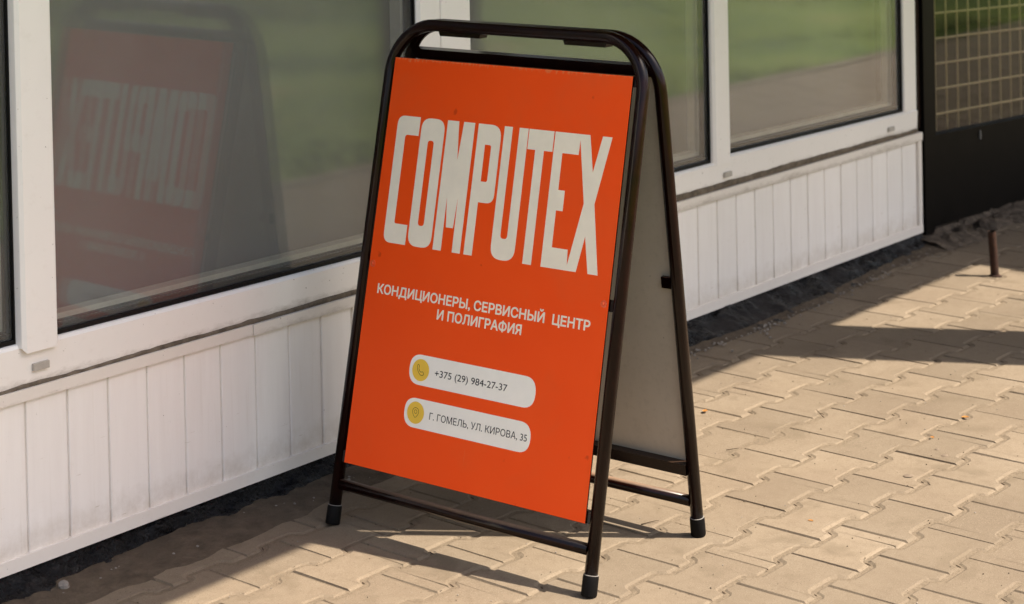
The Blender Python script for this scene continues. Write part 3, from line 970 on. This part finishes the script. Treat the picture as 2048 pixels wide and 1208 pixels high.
def fbar(bm, side, a0, a1, b0, b1, d0, d1):
    return hexa(bm, [fp(side, a0, b0, d0), fp(side, a1, b0, d0), fp(side, a1, b0, d1), fp(side, a0, b0, d1), fp(side, a0, b1, d0), fp(side, a1, b1, d0), fp(side, a1, b1, d1), fp(side, a0, b1, d1)])


def fbar_obj(name, side, mat, parent, *a, bev=.0015):
    bm = bmesh.new(); fbar(bm, side, *a)
    if bev: bevel(bm, bev, 2)
    return mesh_obj(name, bm, mat, parent)


# foot caps with a worn pale lip
for side in (0, 1):
    for a in (0, WF):
        bm = bmesh.new()
        p0, p1 = fp(side, a, 0), fp(side, a, .036)
        p0 = Vector((p0.x, p0.y, .001))
        d = (p1 - p0).normalized()
        tube(bm, [p0, p0 + d * .003, p0 + d * .033, p0 + d * .0365], [.0142, .0150, .0148, .0141], 20)
        o = mesh_obj('foot_cap', bm, MAT['rubber'], SGN); smooth_by_angle(o, 40)
        bm = bmesh.new(); tube(bm, [p0 + d * .0366, p0 + d * .0376], [.0142, .0136], 20); mesh_obj('worn_lip', bm, MAT['worn'], o)

# lower rails (round tube)
for side, b in ((0, .0800), (1, .0690)):
    bm = bmesh.new(); tube(bm, [fp(side, TR * .8, b), fp(side, WF * .5, b - .001), fp(side, WF - TR * .8, b)], .0108, 16)
    mesh_obj('lower_rail', bm, MAT['rail'], SGN)

# panels, crossbars and brackets
PL, PR = .0187, .6200      # panel edges across
PB, PT = .1245, .9437
for side in (0, 1):
    fbar_obj('crossbar', side, MAT['enamel'], SGN, TR * .7, WF - TR * .7, PT - .020, PT + .0005, -.0125, .0070)
    fbar_obj('crossbar', side, MAT['enamel'], SGN, TR * .7, WF - TR * .7, PB + .0005, PB + .0225, -.0125, .0070)
    for a in (PL + .010, PR - .012):
        bb = .5165 if side == 0 else .5105
        e0, e1 = (TR * .6, PL + .016) if a < .3 else (PR - .018, WF - TR * .6)
        fbar_obj('bracket', side, MAT['enamel'], SGN, e0, e1, bb - .0110, bb + .0110, -.0020, .0068)

PANEL_D0, PANEL_D1 = .0074, .0100
panel = fbar_obj('front_panel', 0, MAT['rubber'], SGN, PL, PR, PB, PT, PANEL_D0, PANEL_D1, bev=.0006)
fbar_obj('rear_panel', 1, MAT['sheet'], SGN, PL, PR, PB + .006, PT, PANEL_D0, PANEL_D1, bev=.0006)
# dark inner face at the top of the rear sheet is its crossbar; hinge plates under the top bars
for (a0, a1) in ((.112, .228), (.432, .542)):
    bm = bmesh.new()
    tp = fp(0, a0, math.hypot(s1, HH) - .010, 0)
    zt = tp.z - .006
    m0 = fp(0, 0, math.hypot(s1, HH) - .010, 0); m1 = fp(1, 0, math.hypot(s2_, HH) - .010, 0); mid = (m0 + m1) / 2
    c = [mid + eA * (a - 0) for a in (a0, a1)]
    o = eN * .0125
    k = .006
    pts = [c[0] - o + eA * k, c[1] - o - eA * k, c[1] + o - eA * k, c[0] + o + eA * k, c[0] - o, c[1] - o, c[1] + o, c[0] + o]
    pts = [Vector((p.x, p.y, zt - .0155 if i < 4 else zt)) for i, p in enumerate(pts)]
    hexa(bm, pts); bevel(bm, .0012, 1)
    mesh_obj('hinge_plate', bm, MAT['enamel'], SGN)

# ---- print on the front sheet; u across from its left edge, v down from its top edge
PWD = PR - PL
base0, up0, out0, L0 = fr_axes(0)
UPp = (fp(0, 0, 1) - fp(0, 0, 0)).normalized()
OUTp = UPp.cross(eA); OUTp = OUTp if OUTp.dot(out0) > 0 else -OUTp
ORIG = fp(0, PL, PT, PANEL_D1)
PM = Matrix((eA, -OUTp, UPp)).transposed().to_4x4(); PM.translation = ORIG     # local x across, -y out, z up
VS = (PT - PB) / .8192
US = PWD / .6013


def print_obj(name, me, mat, parent, layer):
    """flat print: mesh in local (u, v) -> a film lying on the sheet, 'layer' steps proud"""
    for v in me.vertices:
        u, vv = v.co.x, v.co.y
        v.co = (u * US, -.00025 - .00022 * (layer + v.co.z), -vv * VS)
    me.materials.clear(); me.materials.append(mat)
    bm = bmesh.new(); bm.from_mesh(me)
    for f in bm.faces:
        f.normal_update()
        if f.normal.y > 0: f.normal_flip()
    bm.to_mesh(me); bm.free()
    o = bpy.data.objects.new(name, me); link(o, parent)
    return o


def poly_mesh(loops):
    """filled 2D outline with holes"""
    cu = bpy.data.curves.new('outline', 'CURVE'); cu.dimensions = '2D'; cu.fill_mode = 'BOTH'
    for lp in loops:
        sp = cu.splines.new('POLY'); sp.points.add(len(lp) - 1); sp.use_cyclic_u = True
        for p, q in zip(sp.points, lp): p.co = (q[0], q[1], 0, 1)
    ob = bpy.data.objects.new('outline', cu); COL.objects.link(ob)
    dg = bpy.context.evaluated_depsgraph_get(); dg.update()
    me = bpy.data.meshes.new_from_object(ob.evaluated_get(dg))
    bpy.data.objects.remove(ob); bpy.data.curves.remove(cu)
    return me


def rounded(pts, radii, n=6):
    out = []; N = len(pts)
    for i, p in enumerate(pts):
        r = radii[i] if hasattr(radii, '__len__') else radii
        p = Vector(p)
        if r <= 0: out.append(tuple(p)); continue
        a, b = Vector(pts[i - 1]), Vector(pts[(i + 1) % N])
        da, db = (a - p).normalized(), (b - p).normalized()
        r = min(r, (a - p).length * .49, (b - p).length * .49)
        q0, q1 = p + da * r, p + db * r
        for k in range(n + 1):
            t = k / n; out.append(tuple(q0 * (1 - t) ** 2 + p * 2 * t * (1 - t) + q1 * t * t))
    return out


PRN = bpy.data.objects.new('poster', None)
# the poster film itself
me = poly_mesh([[(0.0004, .0004), (.6009, .0004), (.6009, .8188), (.0004, .8188)]])
poster = print_obj('poster', me, MAT['orange'], SGN, 0)
poster.matrix_basis = PM

T, Bt = .1182, .3762
r1, r2_ = .019, .009
LET = {
    'C': [rounded([(.0290, T), (.0893, T), (.0893, .1563), (.0535, .1563), (.0535, .3363), (.0890, .3363), (.0890, Bt), (.0290, Bt)], [r1, 0, 0, .007, .004, 0, 0, r1])],
    'O': [rounded([(.0942, T), (.1560, T), (.1560, Bt), (.0942, Bt)], .024), rounded([(.1158, .1630), (.1317, .1630), (.1317, .3340), (.1158, .3340)], .007)],
    'M': [[(.1620, T), (.1915, T), (.1983, .1950), (.2044, T), (.2331, T), (.2331, Bt), (.2122, Bt), (.2116, .2690), (.2080, .3293), (.1898, .3293), (.1834, .2705), (.1838, Bt), (.1620, Bt)]],
    'P': [rounded([(.2424, T), (.3020, T), (.3020, .2719), (.2637, .2719), (.2637, Bt), (.2424, Bt)], [0, .026, .026, 0, 0, 0]), rounded([(.2642, .1585), (.2802, .1585), (.2802, .2310), (.2642, .2310)], [0, .005, .005, 0])],
    'U': [rounded([(.3085, T), (.3290, T), (.3290, .3350), (.3459, .3350), (.3459, T), (.3684, T), (.3684, Bt), (.3085, Bt)], [0, 0, .007, .007, 0, 0, .026, .026])],
    'T': [[(.3703, T), (.4316, T), (.4316, .1578), (.4112, .1578), (.4112, Bt), (.3898, Bt), (.3898, .1578), (.3703, .1578)]],
    'EX': [[(.4342, T), (.5174, T), (.5323, .1876), (.5469, T), (.5691, T), (.5441, .2470), (.5691, Bt), (.5457, Bt), (.5309, .3087), (.5181, Bt), (.4342, Bt)],
           [(.4955, .1300), (.4948, .1580), (.4560, .1580), (.4560, .2283), (.4719, .2283), (.4719, .2672), (.4560, .2672), (.4560, .3372), (.4938, .3372), (.4957, .3665), (.5193, .2478)]],
}
bm = bmesh.new()
for kx, loops in LET.items():
    me = poly_mesh(loops); bm.from_mesh(me); bpy.data.meshes.remove(me)
me = bpy.data.meshes.new('lettering'); bm.to_mesh(me); bm.free()
print_obj('lettering', me, MAT['cream'], poster, 1)


def winding(p, loops):
    w_ = 0
    for lp, (bx0, bx1, by0, by1) in loops:
        if not (bx0 <= p[0] <= bx1 and by0 <= p[1] <= by1): continue
        for i in range(len(lp)):
            (x0, y0), (x1, y1) = lp[i - 1], lp[i]
            if (y0 <= p[1]) != (y1 <= p[1]):
                side = (x1 - x0) * (p[1] - y0) - (p[0] - x0) * (y1 - y0)
                if y1 > y0 and side > 0: w_ += 1
                elif y1 <= y0 and side < 0: w_ -= 1
    return w_


def boxed(loops): return [(l, (min(p[0] for p in l), max(p[0] for p in l), min(p[1] for p in l), max(p[1] for p in l))) for l in loops]


def glyph_loops(body):
    """closed polylines of a line of text and the cap height of the font"""
    cu = bpy.data.curves.new('text', 'FONT'); cu.body = body; cu.size = 1.0
    ob = bpy.data.objects.new('text', cu); COL.objects.link(ob)
    dg = bpy.context.evaluated_depsgraph_get(); dg.update()
    loops = []
    cv = ob.evaluated_get(dg).to_curve(dg)
    for sp in cv.splines:
        bp = sp.bezier_points; n = len(bp); lp = []
        for k in range(n):
            a, b = bp[k], bp[(k + 1) % n]
            p0, p1, p2, p3 = a.co.xy, a.handle_right.xy, b.handle_left.xy, b.co.xy
            straight = abs((p1 - p0).cross(p3 - p0)) + abs((p2 - p0).cross(p3 - p0)) < 1e-6
            m = 1 if straight else 5
            for t in range(m):
                t /= m; q = p0 * (1 - t) ** 3 + p1 * 3 * t * (1 - t) ** 2 + p2 * 3 * t * t * (1 - t) + p3 * t ** 3
                if not lp or (Vector(lp[-1]) - q).length > 1e-5: lp.append(tuple(q))
        if len(lp) > 2 and (Vector(lp[0]) - Vector(lp[-1])).length < 1e-5: lp.pop()
        if len(lp) > 2: loops.append(lp)
    bpy.data.objects.remove(ob); bpy.data.curves.remove(cu)
    return loops


def area2(lp): return sum(lp[i - 1][0] * lp[i][1] - lp[i][0] * lp[i - 1][1] for i in range(len(lp)))


CAP = max(p[1] for lp in glyph_loops('H') for p in lp)


def text_mesh(body, u0, u1, vcap0, vcap1, bold=0.0):
    """text fitted to the box: u0..u1, cap height from vcap0 (top) to vcap1 (baseline)"""
    loops = glyph_loops(body); bx = boxed(loops); out = []
    for l in loops:
        sg = 1 if area2(l) > 0 else -1
        ws = [winding(p, [q for q in bx if q[0] is not l]) for p in l]
        hole = all(w_ * sg < 0 for w_ in ws)
        out.append(offset_poly(l, [bold if hole else -bold] * len(l)) if bold else l)
    bx = boxed(out); verts, edges = [], []
    for l in out:
        n0 = len(verts); verts += [Vector(p) for p in l]; edges += [(n0 + i, n0 + (i + 1) % len(l)) for i in range(len(l))]
    vs2, _, tris = delaunay_2d_cdt(verts, edges, [], 0, 1e-6)[:3]
    a, b = min(p.x for p in vs2), max(p.x for p in vs2)
    bm = bmesh.new()
    bv = [bm.verts.new((u0 + (p.x - a) / (b - a) * (u1 - u0), vcap1 - p.y / CAP * (vcap1 - vcap0), 0)) for p in vs2]
    for t in tris:
        c = (vs2[t[0]] + vs2[t[1]] + vs2[t[2]]) / 3
        if winding(c, bx): bm.faces.new([bv[i] for i in t])
    bmesh.ops.delete(bm, geom=[v for v in bm.verts if not v.link_faces], context='VERTS')
    me = bpy.data.meshes.new('lettering'); bm.to_mesh(me); bm.free()
    return me


def disc(cu, cv, ru, rv=None, n=36):
    rv = rv or ru
    return [(cu + ru * math.cos(2 * math.pi * k / n), cv + rv * math.sin(2 * math.pi * k / n)) for k in range(n)]


def stroke(pts, wdt, closed=False):
    """ribbon along a polyline as loops for a filled outline"""
    P = [Vector(p) for p in pts]; n = len(P); l, r = [], []
    for i, p in enumerate(P):
        a = P[i - 1] if (i or closed) else p
        b = P[(i + 1) % n] if (i < n - 1 or closed) else p
        t = (b - a).normalized(); nn = Vector((-t.y, t.x)) * wdt / 2
        l.append(tuple(p + nn)); r.append(tuple(p - nn))
    return [l, r] if closed else [l + r[::-1]]


print_obj('lettering', text_mesh('КОНДИЦИОНЕРЫ, СЕРВИСНЫЙ  ЦЕНТР', .0308, .5650, .4612, .4786, .026), MAT['cream'], poster, 1)
print_obj('lettering', text_mesh('И ПОЛИГРАФИЯ', .1942, .4065, .4912, .5086, .026), MAT['cream'], poster, 1)

for (v0, v1, cv, body, tu0, tu1, tv0, tv1) in ((.5817, .6400, .6112, '+375 (29) 984-27-37', .2068, .3886, .6050, .6176), (.6655, .7220, .6932, 'Г. ГОМЕЛЬ, УЛ. КИРОВА, 35', .2064, .4486, .6878, .7002)):
    pill = print_obj('badge', poly_mesh([rounded([(.1408, v0), (.4565, v0), (.4565, v1), (.1408, v1)], .030, 10)]), MAT['pill'], poster, 1)
    print_obj('badge_disc', poly_mesh([disc(.1701, cv, .0219, .0212)]), MAT['yellow'], poster, 2)
    print_obj('lettering', text_mesh(body, tu0, tu1, tv0, tv1, .004), MAT['ink'], poster, 2)
# handset icon
hs = rounded([(.1608, .6028), (.1638, .6002), (.1663, .6042), (.1650, .6082), (.1686, .6140), (.1722, .6152), (.1752, .6130), (.1797, .6170), (.1772, .6208), (.1722, .6212), (.1660, .6172), (.1618, .6104)],
             [.003, .002, .002, .003, .004, .003, .002, .002, .003, .006, .006, .006], 4)
print_obj('phone_icon', poly_mesh(stroke(hs, .00095, True)), MAT['ink'], poster, 3)
# map pin icon
pin = []
for k in range(25):
    t = math.radians(150 + 240 * k / 24); pin.append((.1703 + .0079 * math.cos(t), .6912 + .0076 * math.sin(t)))
pin += [(.1745, .6992), (.1703, .7026), (.1661, .6992)]
print_obj('pin_icon', poly_mesh(stroke(pin, .00085, True) + stroke(disc(.1703, .6912, .0035), .0008, True)), MAT['ink'], poster, 3)

# orange painted screws through the sheet
for (u, v) in ((.0101, .4225), (.5905, .4255)):
    bm = bmesh.new()
    ringp = lambda r, y, n=6, ph=0: [bm.verts.new((u * US + r * math.cos(2 * math.pi * k / n + ph), y, -v * VS + r * math.sin(2 * math.pi * k / n + ph))) for k in range(n)]
    prof = [(.0072, -.0003), (.0070, -.0018), (.0042, -.0022), (.0042, -.0056), (.0034, -.0064)]
    rs = [ringp(r, y, 18) for r, y in prof]
    for a_, b_ in zip(rs, rs[1:]):
        for k in range(18): bm.faces.new((a_[k], a_[(k + 1) % 18], b_[(k + 1) % 18], b_[k]))
    bm.faces.new(rs[-1])
    mesh_obj('screw', bm, MAT['screwm'], poster)

# ------------------------------------------------------------------ post stub and small litter
st = tag(empty('steel_stub', (3.2707, -.3756, 0)), 'short rusty steel pipe stub standing in the paving before the door', 'pipe')
bm = bmesh.new(); tube(bm, [(0, 0, -.01), (-.004, .001, .05), (-.012, .003, .138)], .0125, 16, False)
mesh_obj('pipe', bm, MAT['rust'], st)
bm = bmesh.new(); tube(bm, [(-.0118, .003, .1365), (-.004, .001, .05)], .0098, 16, False); mesh_obj('bore', bm, MAT['dark'], st)
bm = bmesh.new()
tube(bm, [(0, 0, .0005), (0, 0, .004)], [.021, .015], 18); mesh_obj('base_ring', bm, MAT['rust'], st)


def twig(loc, ln, ang, label, bend=.2, lift=.004):
    bm = bmesh.new(); d = Vector((math.cos(ang), math.sin(ang), 0)); n = Vector((-d.y, d.x, 0))
    tube(bm, [d * ln * (t - .5) + n * ln * bend * (t * (1 - t)) + Vector((0, 0, .0015 + lift * t)) for t in (0, .25, .5, .75, 1)], [.0010, .0009, .0008, .0007, .0004], 6)
    o = mesh_obj('twig', bm, MAT['twigm']); o.location = loc
    return tag(o, label, 'twig')


def leaf(loc, ln, ang, label, curl=.25):
    bm = bmesh.new(); rows = []
    for i in range(7):
        t = i / 6; wd = ln * .32 * math.sin(math.pi * min(1, t * .95 + .05)) ** .8
        z = .001 + curl * ln * (t - .5) ** 2
        rows.append([bm.verts.new((ln * (t - .5), s * wd, z + abs(s) * wd * .45)) for s in (-1, 0, 1)])
    for a, b in zip(rows, rows[1:]):
        for k in range(2): bm.faces.new((a[k], a[k + 1], b[k + 1], b[k]))
    o = mesh_obj('dry_leaf', bm, MAT['leafm'], None, True); o.location = loc; o.rotation_euler = (0, 0, ang)
    return tag(o, label, 'leaf')


leaf((1.649, -.418, .001), .020, .4, 'crumpled brown leaf lying just outside the building shade', .6)
twig((1.782, -.652, .000), .034, 1.1, 'thin dark twig stuck up in a paving joint', .1, .010)
leaf((1.964, -.932, .000), .018, 2.1, 'small orange leaf fragment in a joint near the picture edge')
leaf((1.790, -.938, .000), .013, .9, 'tiny yellowish leaf scrap in a joint beside two gum spots')
twig((1.459, -.620, .0), .030, -.6, 'short twig lying flat along a zigzag joint', .05, .001)
twig((1.512, -1.075, .0), .014, .9, 'tiny dark twig scrap beside a straight paving joint', .1, .002)
twig((.985, -.735, .0), .040, -.5, 'dark twig on the blocks behind the rear legs of the board', .15, .002)
leaf((1.185, -.985, -.001), .012, 1.6, 'little orange leaf scrap in the joint right of the front foot')
for (x, y, r, lab) in ((1.534, -1.016, .011, 'larger dark grey gum spot trodden into the paving'), (1.695, -1.018, .0085, 'small dark gum spot closest to the picture edge'), (1.722, -.985, .0055, 'smallest gum spot, just above another one')):
    bm = bmesh.new(); n = 18
    rr = [[bm.verts.new((k_ * r * (1 + .18 * noise.noise(Vector((math.cos(6.283 * i / n), math.sin(6.283 * i / n), r * 900)))) * math.cos(6.283 * i / n), k_ * r * math.sin(6.283 * i / n) * .9, z)) for i in range(n)] for k_, z in ((1, .0), (.8, .0009))]
    for i in range(n): bm.faces.new((rr[0][i], rr[0][(i + 1) % n], rr[1][(i + 1) % n], rr[1][i]))
    bm.faces.new(rr[1])
    o = mesh_obj('gum_spot', bm, MAT['gum'], None, True); o.location = (x, y, .0010); tag(o, lab, 'gum')
